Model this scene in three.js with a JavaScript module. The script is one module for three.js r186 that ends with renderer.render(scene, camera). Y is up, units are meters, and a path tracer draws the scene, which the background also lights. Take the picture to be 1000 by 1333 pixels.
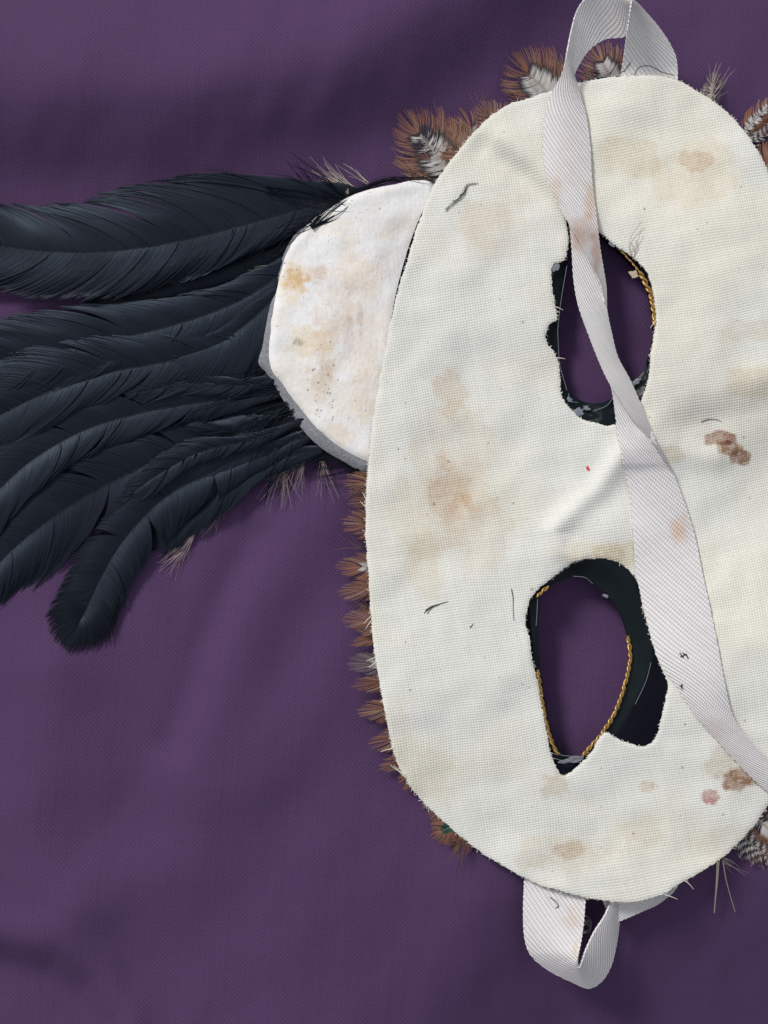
import * as THREE from 'three';
import { mergeGeometries } from 'three/addons/utils/BufferGeometryUtils.js';

// ------------------------------------------------------------------ camera, sky, sun, exposure
const W = 1000, H = 1333, S = 0.00017;            // one photograph pixel is 0.17 mm on the cloth
const CAM = 0.26;                                 // camera height in metres
const scene = new THREE.Scene();
const camera = new THREE.PerspectiveCamera(2 * Math.atan((H / 2) * S / CAM) * 180 / Math.PI, 768 / 1024, 0.01, 20);
camera.position.set(0, CAM, 0); camera.up.set(0, 0, -1); camera.lookAt(0, 0, 0);
scene.add(camera);

const renderer = new THREE.WebGLRenderer({ antialias: true });
renderer.setSize(768, 1024);
renderer.toneMapping = THREE.LinearToneMapping;
renderer.toneMappingExposure = 1.76;
renderer.shadowMap.enabled = true;

{ // overcast sky: three times brighter at the zenith than at the horizon
  const w = 64, h = 32, d = new Float32Array(w * h * 4);
  for (let j = 0; j < h; j++) for (let i = 0; i < w; i++) {
    const el = Math.sin(((j + 0.5) / h - 0.5) * Math.PI), k = (j * w + i) * 4;
    const L = el > 0 ? 0.30 * (1 + 2 * el) / 3 : 0.10;
    d[k] = L * 0.94; d[k + 1] = L * 0.985; d[k + 2] = L * 1.06; d[k + 3] = 1;
  }
  const sky = new THREE.DataTexture(d, w, h, THREE.RGBAFormat, THREE.FloatType);
  sky.mapping = THREE.EquirectangularReflectionMapping; sky.magFilter = THREE.LinearFilter; sky.minFilter = THREE.LinearFilter;
  sky.needsUpdate = true;
  scene.background = sky; scene.environment = sky;
}
const sun = new THREE.DirectionalLight(new THREE.Color(1.0, 0.975, 0.93), 1.5);
sun.position.set(-0.72, 0.86, -0.86); sun.target.position.set(0, 0, 0);
sun.castShadow = true; sun.shadow.radius = 24; sun.shadow.mapSize.set(2048, 2048);
sun.shadow.camera.left = -0.2; sun.shadow.camera.right = 0.2; sun.shadow.camera.top = 0.2; sun.shadow.camera.bottom = -0.2;
sun.shadow.camera.near = 0.1; sun.shadow.camera.far = 4;
scene.add(sun, sun.target);

// ------------------------------------------------------------------ helpers
function rng(seed) { let a = seed >>> 0; return () => { a = (a + 0x6D2B79F5) >>> 0; let t = a; t = Math.imul(t ^ (t >>> 15), t | 1); t ^= t + Math.imul(t ^ (t >>> 7), t | 61); return ((t ^ (t >>> 14)) >>> 0) / 4294967296; }; }
function hash2(i, j, s) { let h = Math.imul(i, 374761393) ^ Math.imul(j, 668265263) ^ Math.imul(s, 974634163); h = Math.imul(h ^ (h >>> 13), 1274126177); return ((h ^ (h >>> 16)) >>> 0) / 4294967296; }
function vnoise(x, y, s = 1) {
  const i = Math.floor(x), j = Math.floor(y); let u = x - i, v = y - j; u = u * u * (3 - 2 * u); v = v * v * (3 - 2 * v);
  const a = hash2(i, j, s), b = hash2(i + 1, j, s), c = hash2(i, j + 1, s), d = hash2(i + 1, j + 1, s);
  return a + (b - a) * u + (c - a) * v + (a - b - c + d) * u * v;
}
function fbm(x, y, s = 1, o = 4) { let t = 0, a = 0.5, n = 0; for (let k = 0; k < o; k++) { t += a * vnoise(x, y, s + k * 17); n += a; a *= 0.5; x *= 2.03; y *= 2.03; } return t / n; }
const clamp = (x, a = 0, b = 1) => Math.min(b, Math.max(a, x));
const sstep = (a, b, x) => { const t = clamp((x - a) / (b - a)); return t * t * (3 - 2 * t); };
const lerp = (a, b, t) => a + (b - a) * t;
const gauss = (x, y) => Math.exp(-(x * x + y * y));
function segDist(x, y, pts) { // distance to an open polyline, side (positive = to the right of its direction, y down) and the length fraction
  let best = 1e9, side = 0, at = 0;
  for (let k = 0; k < pts.length - 1; k++) {
    const [ax, ay] = pts[k], [bx, by] = pts[k + 1], dx = bx - ax, dy = by - ay;
    const t = clamp(((x - ax) * dx + (y - ay) * dy) / (dx * dx + dy * dy));
    const d = Math.hypot(x - ax - dx * t, y - ay - dy * t);
    if (d < best) { best = d; side = Math.sign(dx * (y - ay) - dy * (x - ax)); at = (k + t) / (pts.length - 1); }
  }
  return [best, side, at];
}
function P(px, py, mm) { // a point over photo position (px, py) at mm above the table level
  const y = mm / 1000, f = S * (1 - y / CAM);
  return [(px - W / 2) * f, y, (py - H / 2) * f];
}
function smoothPoly(pts, closed, step = 4) {
  const v = pts.map(p => new THREE.Vector3(p[0], p[1], p[2] || 0));
  const c = new THREE.CatmullRomCurve3(v, closed, 'centripetal');
  const n = Math.max(8, Math.round(c.getLength() / step));
  return c.getSpacedPoints(n).slice(0, closed ? n : n + 1).map(p => [p.x, p.y, p.z]);
}
function polySDF(poly) { // positive inside
  const n = poly.length; let x0 = 1e9, x1 = -1e9, y0 = 1e9, y1 = -1e9;
  for (const p of poly) { x0 = Math.min(x0, p[0]); x1 = Math.max(x1, p[0]); y0 = Math.min(y0, p[1]); y1 = Math.max(y1, p[1]); }
  const f = (x, y) => {
    if (x < x0 - 40 || x > x1 + 40 || y < y0 - 40 || y > y1 + 40) return -40;
    let d2 = 1e9, ins = false;
    for (let i = 0, j = n - 1; i < n; j = i++) {
      const ax = poly[j][0], ay = poly[j][1], bx = poly[i][0], by = poly[i][1], dx = bx - ax, dy = by - ay;
      let t = ((x - ax) * dx + (y - ay) * dy) / (dx * dx + dy * dy + 1e-9); t = t < 0 ? 0 : t > 1 ? 1 : t;
      const ex = x - ax - dx * t, ey = y - ay - dy * t, e = ex * ex + ey * ey; if (e < d2) d2 = e;
      if ((ay > y) !== (by > y) && x < (bx - ax) * (y - ay) / (by - ay) + ax) ins = !ins;
    }
    const d = Math.sqrt(d2); return ins ? d : -d;
  };
  f.box = [x0, y0, x1, y1]; return f;
}
function geo(pos, idx, uv, col) {
  const g = new THREE.BufferGeometry();
  g.setAttribute('position', new THREE.Float32BufferAttribute(pos, 3));
  if (uv) g.setAttribute('uv', new THREE.Float32BufferAttribute(uv, 2));
  if (col) g.setAttribute('color', new THREE.Float32BufferAttribute(col, 3));
  g.setIndex(idx); g.computeVertexNormals(); return g;
}
// a sheet of real thickness with any outline: sdf in photo pixels, top(px, py, inset) in mm
function plate(sdf, box, step, top, thick, uvf = (x, y) => [x * S, -y * S]) {
  const nx = Math.ceil((box[2] - box[0]) / step) + 1, ny = Math.ceil((box[3] - box[1]) / step) + 1;
  const F = new Float32Array(nx * ny), lim = 0.14 * step;
  for (let j = 0; j < ny; j++) for (let i = 0; i < nx; i++) { let f = sdf(box[0] + i * step, box[1] + j * step); if (Math.abs(f) < lim) f = f < 0 ? -lim : lim; F[j * nx + i] = f; }
  const vert = [], key = new Map();
  const gv = (i, j) => { const k = (j * nx + i) * 3; let r = key.get(k); if (r === undefined) { r = vert.length; key.set(k, r); vert.push([box[0] + i * step, box[1] + j * step, F[j * nx + i]]); } return r; };
  const ev = (i, j, a, b) => { // crossing on the cell edge between two corners
    const h = j === b, k = h ? (j * nx + Math.min(i, a)) * 3 + 1 : (Math.min(j, b) * nx + i) * 3 + 2; let r = key.get(k);
    if (r === undefined) { const f0 = F[j * nx + i], f1 = F[b * nx + a], t = f0 / (f0 - f1); r = vert.length; key.set(k, r); vert.push([box[0] + lerp(i, a, t) * step, box[1] + lerp(j, b, t) * step, 0]); } return r;
  };
  const tri = [], edge = [];
  for (let j = 0; j < ny - 1; j++) for (let i = 0; i < nx - 1; i++) {
    const c = [[i, j], [i, j + 1], [i + 1, j + 1], [i + 1, j]], f = c.map(q => F[q[1] * nx + q[0]]);
    if (f[0] < 0 && f[1] < 0 && f[2] < 0 && f[3] < 0) continue;
    const poly = [];
    for (let k = 0; k < 4; k++) {
      const a = c[k], b = c[(k + 1) % 4];
      if (f[k] > 0) poly.push([gv(a[0], a[1]), 0]);
      if ((f[k] > 0) !== (f[(k + 1) % 4] > 0)) poly.push([ev(a[0], a[1], b[0], b[1]), f[k] > 0 ? 1 : 2]);
    }
    for (let k = 1; k < poly.length - 1; k++) tri.push(poly[0][0], poly[k][0], poly[k + 1][0]);
    for (let k = 0; k < poly.length; k++) { const a = poly[k], b = poly[(k + 1) % poly.length]; if (a[1] === 1 && b[1] === 2) edge.push([a[0], b[0]]); }
  }
  const tp = [], bp = [], uv = [];
  for (const [x, y, d] of vert) { const z = top(x, y, d), q = P(x, y, z); tp.push(...q); bp.push(q[0], q[1] - thick / 1000, q[2]); uv.push(...uvf(W / 2 + q[0] / S, H / 2 + q[2] / S)); } // uv from the place on the sheet itself, in metres or across its print
  const rev = []; for (let k = 0; k < tri.length; k += 3) rev.push(tri[k], tri[k + 2], tri[k + 1]);
  const wp = [], wu = [], wi = [];
  for (const [a, b] of edge) { const n = wp.length / 3; for (const [arr, q] of [[tp, a], [tp, b], [bp, a], [bp, b]]) { wp.push(arr[q * 3], arr[q * 3 + 1], arr[q * 3 + 2]); wu.push(uv[q * 2], uv[q * 2 + 1]); } wi.push(n, n + 2, n + 1, n + 1, n + 2, n + 3); }
  return mergeGeometries([geo(tp, tri, uv), geo(bp, rev, uv.slice()), geo(wp, wi, wu)]);
}
const counts = {};
function numbered(name) { const n = counts[name] = (counts[name] ?? -1) + 1; return n ? `${name}_${String(n).padStart(3, '0')}` : name; }
function obj(name, geometry, material, parent) {
  const g = Array.isArray(geometry) ? (geometry.length > 1 ? mergeGeometries(geometry) : geometry[0]) : geometry;
  const m = new THREE.Mesh(g, material); m.name = parent && parent.isScene ? numbered(name) : name; m.castShadow = m.receiveShadow = true; (parent || scene).add(m); return m;
}
function tag(o, label, category, group) { o.userData.label = label; if (category) o.userData.category = category; if (group) o.userData.group = group; return o; }
function tubePx(pts, r, seg = 12, rad = 5, taper = 1) { // a thread through [px, py, mm] points, radius in mm
  const c = new THREE.CatmullRomCurve3(pts.map(p => new THREE.Vector3(...P(p[0], p[1], p[2]))), false, 'centripetal');
  const g = new THREE.TubeGeometry(c, seg, r / 1000, rad, false);
  if (taper < 1) { const q = g.attributes.position, fr = c; for (let i = 0; i <= seg; i++) { const o = fr.getPointAt(i / seg), k = lerp(1, taper, i / seg); for (let j = 0; j <= rad; j++) { const n = i * (rad + 1) + j; q.setXYZ(n, lerp(o.x, q.getX(n), k), lerp(o.y, q.getY(n), k), lerp(o.z, q.getZ(n), k)); } } }
  return g;
}
function dataTex(w, h, fn, srgb, rx = 1, ry = 1) { // fn(i, j) returns [r, g, b] 0..1 (sRGB values if srgb)
  const d = new Uint8Array(w * h * 4);
  for (let j = 0; j < h; j++) for (let i = 0; i < w; i++) { const c = fn(i, j), k = (j * w + i) * 4; d[k] = clamp(c[0]) * 255; d[k + 1] = clamp(c[1]) * 255; d[k + 2] = clamp(c[2]) * 255; d[k + 3] = 255; }
  const t = new THREE.DataTexture(d, w, h); t.wrapS = t.wrapT = THREE.RepeatWrapping; t.magFilter = THREE.LinearFilter; t.minFilter = THREE.LinearMipmapLinearFilter; t.generateMipmaps = true;
  if (srgb) t.colorSpace = THREE.SRGBColorSpace; t.repeat.set(rx, ry); t.needsUpdate = true; return t;
}
const toS = c => c <= 0.0031308 ? c * 12.92 : 1.055 * Math.pow(c, 1 / 2.4) - 0.055;
const S3 = c => [toS(c[0]), toS(c[1]), toS(c[2])];
const mix3 = (a, b, t) => [lerp(a[0], b[0], t), lerp(a[1], b[1], t), lerp(a[2], b[2], t)];

// ------------------------------------------------------------------ the purple cloth
const valley = [[-6000, 300], [0, 228], [260, 224], [420, 196], [540, 150], [640, 85], [740, 10], [840, -80], [1000, -300], [1400, -6000]];
const lowFold = [[-6000, 1190], [0, 1232], [70, 1246], [118, 1278], [150, 1333], [165, 1450], [150, 6000]];
const ridges = [[[[440, 640], [330, 800], [255, 1010]], 50, 2.6], [[[470, 820], [380, 960], [240, 1110], [120, 1180]], 58, 2.2], [[[60, 880], [40, 1060], [80, 1180]], 60, 2.4], [[[330, 700], [262, 845], [225, 960]], 26, -1.4], [[[640, 1200], [560, 1333], [520, 1500]], 70, 2.6], [[[20, 700], [90, 900], [110, 1000]], 60, 1.4]];
function groundH(x, y) {
  let h = 0;
  { const [d, s] = segDist(x, y, valley); const q = s < 0 ? d : -d; // above-left of the line the cloth climbs
    h += q > 0 ? 10 * sstep(-70, 165, q) - 12 * sstep(95, 320, q) : 10 * sstep(-70, 165, q); h -= 1.6 * Math.exp(-((q + 10) ** 2) / (2 * 42 * 42)); }
  for (const [pts, w, a] of ridges) { const [d] = segDist(x, y, pts); h += a * Math.exp(-d * d / (w * w)); }
  { const [d, s] = segDist(x, y, lowFold); const q = s > 0 ? d : -d; h -= 4.4 * sstep(-14, 28, q); h += 1.2 * Math.exp(-((q + 24) ** 2) / 600); }
  h -= 25 * sstep(1060, 1440, y) * sstep(360, 820, x); h -= 2.2 * gauss((x - 1085) / 170, (y - 645) / 200); h -= 2.5 * gauss((x - 760) / 120, (y - 860) / 130);
  h += (fbm(x / 190, y / 190, 5, 3) - 0.5) * 1.8 + (fbm(x / 70 + y / 160, y / 150 - x / 240, 9, 2) - 0.5) * 1.1;
  return h;
}
{
  const nx = 380, ny = 440, pos = [], uv = [], idx = [];
  const grade = (t, a, b, e) => { const k = t * 2 - 1, m = (a + b) / 2, r = (b - a) / 2; return m + r * k + Math.sign(k) * e * Math.pow(Math.abs(k), 9); };
  for (let j = 0; j <= ny; j++) for (let i = 0; i <= nx; i++) {
    const x = grade(i / nx, -120, 1120, 3000), y = grade(j / ny, -120, 1460, 3000);
    pos.push(...P(x, y, groundH(x, y)));
  }
  const at = (i, j) => { const k = (j * (nx + 1) + i) * 3; return [pos[k], pos[k + 1], pos[k + 2]]; }, dist = (a, b) => Math.hypot(a[0] - b[0], a[1] - b[1], a[2] - b[2]);
  const us = [], vs = [], ic = nx / 2, jc = ny / 2; // lengths along the cloth from its middle, as if it were laid out flat
  for (let j = 0; j <= ny; j++) { const r = j * (nx + 1); us[r + ic] = 0; for (let i = ic + 1; i <= nx; i++) us[r + i] = us[r + i - 1] + dist(at(i, j), at(i - 1, j)); for (let i = ic - 1; i >= 0; i--) us[r + i] = us[r + i + 1] - dist(at(i, j), at(i + 1, j)); }
  for (let i = 0; i <= nx; i++) { vs[jc * (nx + 1) + i] = 0; for (let j = jc + 1; j <= ny; j++) vs[j * (nx + 1) + i] = vs[(j - 1) * (nx + 1) + i] + dist(at(i, j), at(i, j - 1)); for (let j = jc - 1; j >= 0; j--) vs[j * (nx + 1) + i] = vs[(j + 1) * (nx + 1) + i] - dist(at(i, j), at(i, j + 1)); }
  for (let k = 0; k < us.length; k++) { const c = Math.cos(0.07), s = Math.sin(0.07); uv.push((us[k] * c + vs[k] * s) / 0.04, (us[k] * s - vs[k] * c) / 0.04); }
  for (let j = 0; j < ny; j++) for (let i = 0; i < nx; i++) { const a = j * (nx + 1) + i, b = a + nx + 1; idx.push(a, b, a + 1, a + 1, b, b + 1); }
  const N = 1024, T = 120, cell = N / T;
  const wv = (i, j) => { const u = i / cell, v = j / cell, iu = Math.floor(u), iv = Math.floor(v), fu = u - iu - 0.5, fv = v - iv - 0.5; const k = ((iu + iv) % 3 + 3) % 3; // 2/1 twill
    const warp = k !== 0, ph = Math.sqrt(Math.max(0, 1 - 3.2 * (warp ? fu * fu : fv * fv))); return [warp, ph, warp ? iu : iv]; };
  const bump = dataTex(N, N, (i, j) => { const [w, p] = wv(i, j); const h = (w ? 0.42 : 0.2) + 0.5 * p + 0.12 * (hash2(i >> 1, j >> 1, 3) - 0.5); return [h, h, h]; });
  const col = dataTex(N, N, (i, j) => { const [w, p, id] = wv(i, j); const g = 0.95 + 0.1 * hash2(id + 31, w ? 1 : 2, 8) + 0.16 * (hash2(i >> 2, j >> 2, 4) - 0.5);
    const c = w ? [0.080, 0.041, 0.114] : [0.105, 0.054, 0.125]; return S3(c.map(q => q * g)); }, true);
  const m = new THREE.MeshPhysicalMaterial({ map: col, bumpMap: bump, bumpScale: 0.00017, roughness: 0.85, specularIntensity: 0.35, sheen: 0.10, sheenRoughness: 0.5, sheenColor: new THREE.Color(0.35, 0.28, 0.55) });
  const g = obj('ground_cloth', geo(pos, idx, uv), m, scene); g.userData.kind = 'structure'; g.userData.label = 'crumpled plain purple twill cloth spread out under the mask';
}

// ------------------------------------------------------------------ the mask
const mask = new THREE.Group(); mask.name = 'feathered_mask'; scene.add(mask);
tag(mask, 'cream cloth backed eye mask lying face down with black feathers, white pad and ribbon tie', 'mask');

const outline = smoothPoly([[567, 238], [590, 205], [620, 170], [655, 140], [688, 128], [720, 118], [760, 106], [800, 100], [850, 98], [880, 104], [912, 121], [945, 145], [972, 175], [990, 203], [1006, 235], [1030, 290], [1050, 380], [1062, 450], [1100, 520], [1138, 600], [1140, 680], [1105, 760], [1072, 830], [1056, 920], [1036, 985], [1004, 1042], [985, 1070], [962, 1096], [936, 1120], [892, 1146], [862, 1164], [830, 1173], [795, 1173], [750, 1165], [700, 1150], [660, 1130], [622, 1106], [590, 1080], [556, 1050], [533, 1022], [516, 990], [506, 950], [497, 900], [488, 850], [483, 800], [480, 750], [476, 700], [476, 650], [480, 600], [485, 550], [493, 500], [503, 450], [513, 400], [530, 340], [547, 285]], true, 4);
const eyeA = smoothPoly([[738, 284], [760, 291], [778, 300], [797, 316], [819, 331], [839, 349], [846, 362], [852, 390], [854, 416], [851, 440], [847, 463], [846, 484], [839, 510], [832, 527], [816, 546], [793, 554], [774, 550], [757, 545], [741, 530], [731, 515], [729, 484], [725, 465], [711, 442], [715, 423], [725, 416], [722, 395], [719, 374], [720, 344], [734, 339], [740, 312]], true, 2.5);
const eyeB = smoothPoly([[733, 1010], [718, 983], [711, 950], [704, 911], [698, 878], [692, 856], [690, 830], [684, 813], [687, 791], [694, 774], [716, 755], [733, 741], [752, 730], [776, 727], [800, 730], [818, 741], [830, 758], [837, 791], [850, 837], [862, 872], [870, 890], [867, 908], [861, 936], [854, 960], [842, 971], [826, 970], [806, 963], [788, 954], [769, 981], [750, 1000]], true, 2.5);
const shellA = smoothPoly([[746, 300], [775, 304], [797, 322], [818, 340], [836, 362], [846, 390], [850, 420], [850, 445], [845, 463], [838, 485], [821, 500], [800, 517], [780, 526], [758, 523], [739, 510], [729, 474], [726, 430], [731, 392], [737, 348]], true, 4);
const shellB = smoothPoly([[701, 779], [716, 762], [734, 753], [752, 749], [771, 758], [793, 777], [807, 796], [814, 815], [820, 840], [821, 856], [817, 882], [809, 911], [797, 938], [780, 962], [762, 982], [747, 990], [730, 981], [717, 952], [708, 904], [702, 868], [699, 820]], true, 4);
const sOut = polySDF(outline), sA = polySDF(eyeA), sB = polySDF(eyeB), sSA = polySDF(shellA), sSB = polySDF(shellB);

const wrinkleA = [[632, 196], [668, 222], [704, 256], [738, 288]], wrinkleB = [[812, 590], [778, 636], [742, 668], [720, 692], [730, 716], [752, 728]], wrinkleC = [[842, 556], [880, 588], [930, 596]], wrinkleD = [[560, 960], [580, 1030], [640, 1090]], wrinkleE = [[700, 430], [600, 440], [540, 480]], wrinkleF = [[640, 640], [710, 600], [800, 590]];
const ridge = (x, y, l, w, a) => { const [d] = segDist(x, y, l); return a * Math.exp(-d * d / (w * w)); };
const brow = [[840, 556], [880, 540], [930, 524], [990, 512], [1080, 496]];
const bowl = y => 2.6 * sstep(380, 80, y) + 4.6 * sstep(830, 1200, y); // the mask curls down to the cloth at both ends
function maskH(x, y) {
  let h = 8.2;
  h -= 8.4 * gauss((x - 1090) / 190, (y - 650) / 98);
  h -= 1.7 * gauss((x - 800) / 190, (y - 660) / 300);
  h -= bowl(y);
  h += 1.0 * gauss((x - 930) / 120, (y - 880) / 110) + 0.8 * gauss((x - 900) / 120, (y - 330) / 100);
  h += ridge(x, y, wrinkleA, 20, -1.7) + ridge(x - 20, y + 16, wrinkleA, 24, 1.1);
  h += ridge(x, y, wrinkleB, 15, 1.5) + 1.5 * gauss((x - 790) / 46, (y - 686) / 42);
  { const [d, sd, at] = segDist(x, y, brow), q = sd > 0 ? d : -d; h -= 1.9 * (sstep(-26, 26, q) - 0.5) * sstep(0, 0.4, at) * Math.exp(-d * d / 9000); }
  h += ridge(x, y, wrinkleC, 18, 1.1) + ridge(x, y, wrinkleD, 40, -0.5) + ridge(x, y, wrinkleE, 44, 0.45) + ridge(x, y, wrinkleF, 30, 0.5);
  h += (fbm(x / 120, y / 120, 21, 3) - 0.5) * 2.7 + (fbm(x / 46, y / 46, 31, 2) - 0.5) * 0.7;
  return h;
}
const clothSDF = (x, y) => { const o = sOut(x, y) + (vnoise(x / 2.6, y / 2.6, 41) - 0.5) * 2.2 + (fbm(x / 17, y / 17, 43, 2) - 0.5) * 2; const e = Math.max(sA(x, y), sB(x, y)) + (vnoise(x / 2.4, y / 2.4, 44) - 0.5) * 2.6; return Math.min(o, -e); };

// cloth maps over the mask's own area
const MB = [460, 84, 1160, 1188];
const maskUV = (x, y) => [(x - MB[0]) / (MB[2] - MB[0]), 1 - (y - MB[1]) / (MB[3] - MB[1])];
const stainsMask = [ // px, py, rx, ry, colour multiplier, strength
  [588, 640, 40, 46, [0.82, 0.66, 0.54], 0.7], [575, 655, 66, 70, [0.92, 0.83, 0.73], 0.5], [626, 690, 46, 54, [0.92, 0.83, 0.74], 0.5], [588, 508, 24, 42, [0.88, 0.76, 0.62], 0.65], [590, 590, 60, 90, [0.93, 0.85, 0.75], 0.6],
  [905, 209, 28, 15, [0.80, 0.64, 0.52], 0.7], [905, 225, 62, 44, [0.88, 0.80, 0.70], 0.6], [822, 208, 46, 34, [0.88, 0.79, 0.64], 0.55], [628, 285, 40, 40, [0.92, 0.83, 0.74], 0.55], [650, 300, 60, 50, [0.94, 0.88, 0.78], 0.5],
  [937, 571, 20, 11, [0.40, 0.21, 0.15], 0.95], [964, 594, 15, 13, [0.42, 0.25, 0.19], 0.95], [950, 582, 18, 9, [0.46, 0.28, 0.2], 0.85], [985, 500, 40, 22, [0.86, 0.74, 0.62], 0.6], [868, 590, 26, 12, [0.78, 0.66, 0.5], 0.6],
  [962, 1012, 25, 17, [0.42, 0.26, 0.18], 0.9], [955, 1005, 40, 34, [0.75, 0.62, 0.48], 0.5], [925, 1038, 13, 11, [0.62, 0.36, 0.34], 0.85], [740, 1106, 22, 16, [0.74, 0.56, 0.42], 0.7], [730, 1110, 52, 34, [0.88, 0.8, 0.7], 0.6], [845, 1024, 12, 9, [0.80, 0.66, 0.52], 0.7], [722, 1022, 20, 18, [0.85, 0.75, 0.62], 0.7], [835, 1085, 30, 22, [0.9, 0.84, 0.74], 0.6],
  [552, 740, 26, 50, [0.93, 0.86, 0.74], 0.6], [560, 1010, 44, 52, [0.92, 0.86, 0.74], 0.5], [520, 955, 20, 60, [0.95, 0.91, 0.82], 0.6], [800, 728, 40, 22, [0.84, 0.72, 0.5], 0.6], [760, 722, 44, 22, [0.88, 0.78, 0.58], 0.5], [980, 430, 50, 20, [0.9, 0.78, 0.66], 0.5], [755, 335, 26, 60, [0.93, 0.86, 0.78], 0.4], [660, 250, 40, 30, [0.93, 0.89, 0.82], 0.4], [960, 1105, 60, 40, [0.93, 0.88, 0.74], 0.5]];
const specksMask = []; { const r = rng(77); for (let k = 0; k < 120; k++) specksMask.push([490 + r() * 510, 110 + r() * 1050, 0.7 + r() * r() * 1.8, 0.35 + 0.4 * r()]); specksMask.push([766, 611, 2.6, -1], [765, 608, 2.0, -1], [668, 655, 1.6, 0.7], [565, 656, 2, 0.8], [527, 597, 1.8, 0.5]); }
const TW = 1400, TH = 2048, kx = (MB[2] - MB[0]) / TW, ky = (MB[3] - MB[1]) / TH;
function weave(x, y) {
  const wx = x + 9 * (fbm(x / 150, y / 150, 51, 2) - 0.5) * 2, wy = y + 9 * (fbm(x / 150, y / 150, 61, 2) - 0.5) * 2;
  const a = -0.16, u = (wx * Math.cos(a) + wy * Math.sin(a)) / 3.3 + 0.10 * Math.sin(y / 31), v = (-wx * Math.sin(a) + wy * Math.cos(a)) / 3.3;
  const iu = Math.floor(u), iv = Math.floor(v), fu = u - iu - 0.5, fv = v - iv - 0.5, o = (iu + iv) & 1 ? 1 : -1;
  const ta = 0.82 + 0.3 * hash2(iu, 7, 1) * vnoise(iv / 9, iu * 3, 3), tb = 0.82 + 0.3 * hash2(iv, 5, 2) * vnoise(iu / 9, iv * 3, 4);
  const pw = Math.sqrt(Math.max(0, 1 - (2.05 * fu / ta) ** 2)) * (0.62 + 0.38 * o * Math.cos(Math.PI * fv)), pf = Math.sqrt(Math.max(0, 1 - (2.05 * fv / tb) ** 2)) * (0.62 - 0.38 * o * Math.cos(Math.PI * fu));
  return pw > pf ? [pw, 0, iu] : [pf, 1, iv];
}
const mh = new Float32Array(TW * TH), mcol = new Uint8Array(TW * TH * 4);
{
  const amt = new Float32Array(TW * TH * 3).fill(1);
  const blot = (cx, cy, rx, ry, c, s, seed) => {
    const R = Math.max(rx, ry) * 1.6;
    for (let j = Math.max(0, Math.floor((cy - R - MB[1]) / ky)); j < Math.min(TH, (cy + R - MB[1]) / ky); j++) for (let i = Math.max(0, Math.floor((cx - R - MB[0]) / kx)); i < Math.min(TW, (cx + R - MB[0]) / kx); i++) {
      const x = MB[0] + i * kx, y = MB[1] + j * ky, d = Math.hypot((x - cx) / rx, (y - cy) / ry) + (fbm(x / (rx * 0.55), y / (rx * 0.55), seed, 4) - 0.5) * (c[0] < 0.7 ? 0.95 : 1.3);
      let q = sstep(1.1, c[0] < 0.7 ? 0.72 : 0.5, d) * s * (c[0] < 0.7 ? 1.0 : 0.85); if (q <= 0) continue; if (c[0] > 0.7) q *= 1 + 0.3 * Math.exp(-(((d - 0.72) / 0.12) ** 2)); // tide line
      q *= 0.62 + 0.75 * vnoise(x / 3, y / 3, seed + 5) * fbm(x / 9, y / 9, seed + 9, 2) * 1.6; q = clamp(q);
      const k = (j * TW + i) * 3; for (let e = 0; e < 3; e++) amt[k + e] *= lerp(1, c[e], q);
    }
  };
  const onCloth = (x, y) => { const q = P(x, y, maskH(x, y)); return [W / 2 + q[0] / S, H / 2 + q[2] / S]; };
  stainsMask.forEach((s, n) => blot(...onCloth(s[0], s[1]), s[2], s[3], s[4], s[5], 100 + n * 13));
  specksMask.forEach((s, n) => blot(...onCloth(s[0], s[1]), s[2], s[2], s[3] < 0 ? [0.85, 0.08, 0.12] : [0.35, 0.32, 0.3], s[3] < 0 ? 1.3 : s[3], 900 + n));
  for (let j = 0; j < TH; j++) for (let i = 0; i < TW; i++) {
    const x = MB[0] + (i + 0.5) * kx, y = MB[1] + (j + 0.5) * ky, k = j * TW + i, [h, f, id] = weave(x, y); mh[k] = h;
    const g = (0.965 + 0.07 * hash2(id, f, 12)) * (0.97 + 0.06 * vnoise(x / 2, y / 2, 13)), t = fbm(x / 110, y / 110, 71, 3);
    let c = mix3([0.80, 0.78, 0.705], [0.79, 0.785, 0.75], sstep(0.32, 0.62, t)); if (f) c = [c[0] * 0.985, c[1] * 0.975, c[2] * 0.945];
    for (let e = 0; e < 3; e++) mcol[(( TH - 1 - j) * TW + i) * 4 + e] = 255 * toS(clamp(c[e] * g * amt[k * 3 + e]));
    mcol[((TH - 1 - j) * TW + i) * 4 + 3] = 255;
  }
}
const mapMask = new THREE.DataTexture(mcol, TW, TH); mapMask.colorSpace = THREE.SRGBColorSpace; mapMask.magFilter = THREE.LinearFilter; mapMask.needsUpdate = true;
const bumpMask = dataTex(TW, TH, (i, j) => { const h = mh[(TH - 1 - j) * TW + i]; return [h, h, h]; });
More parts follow.
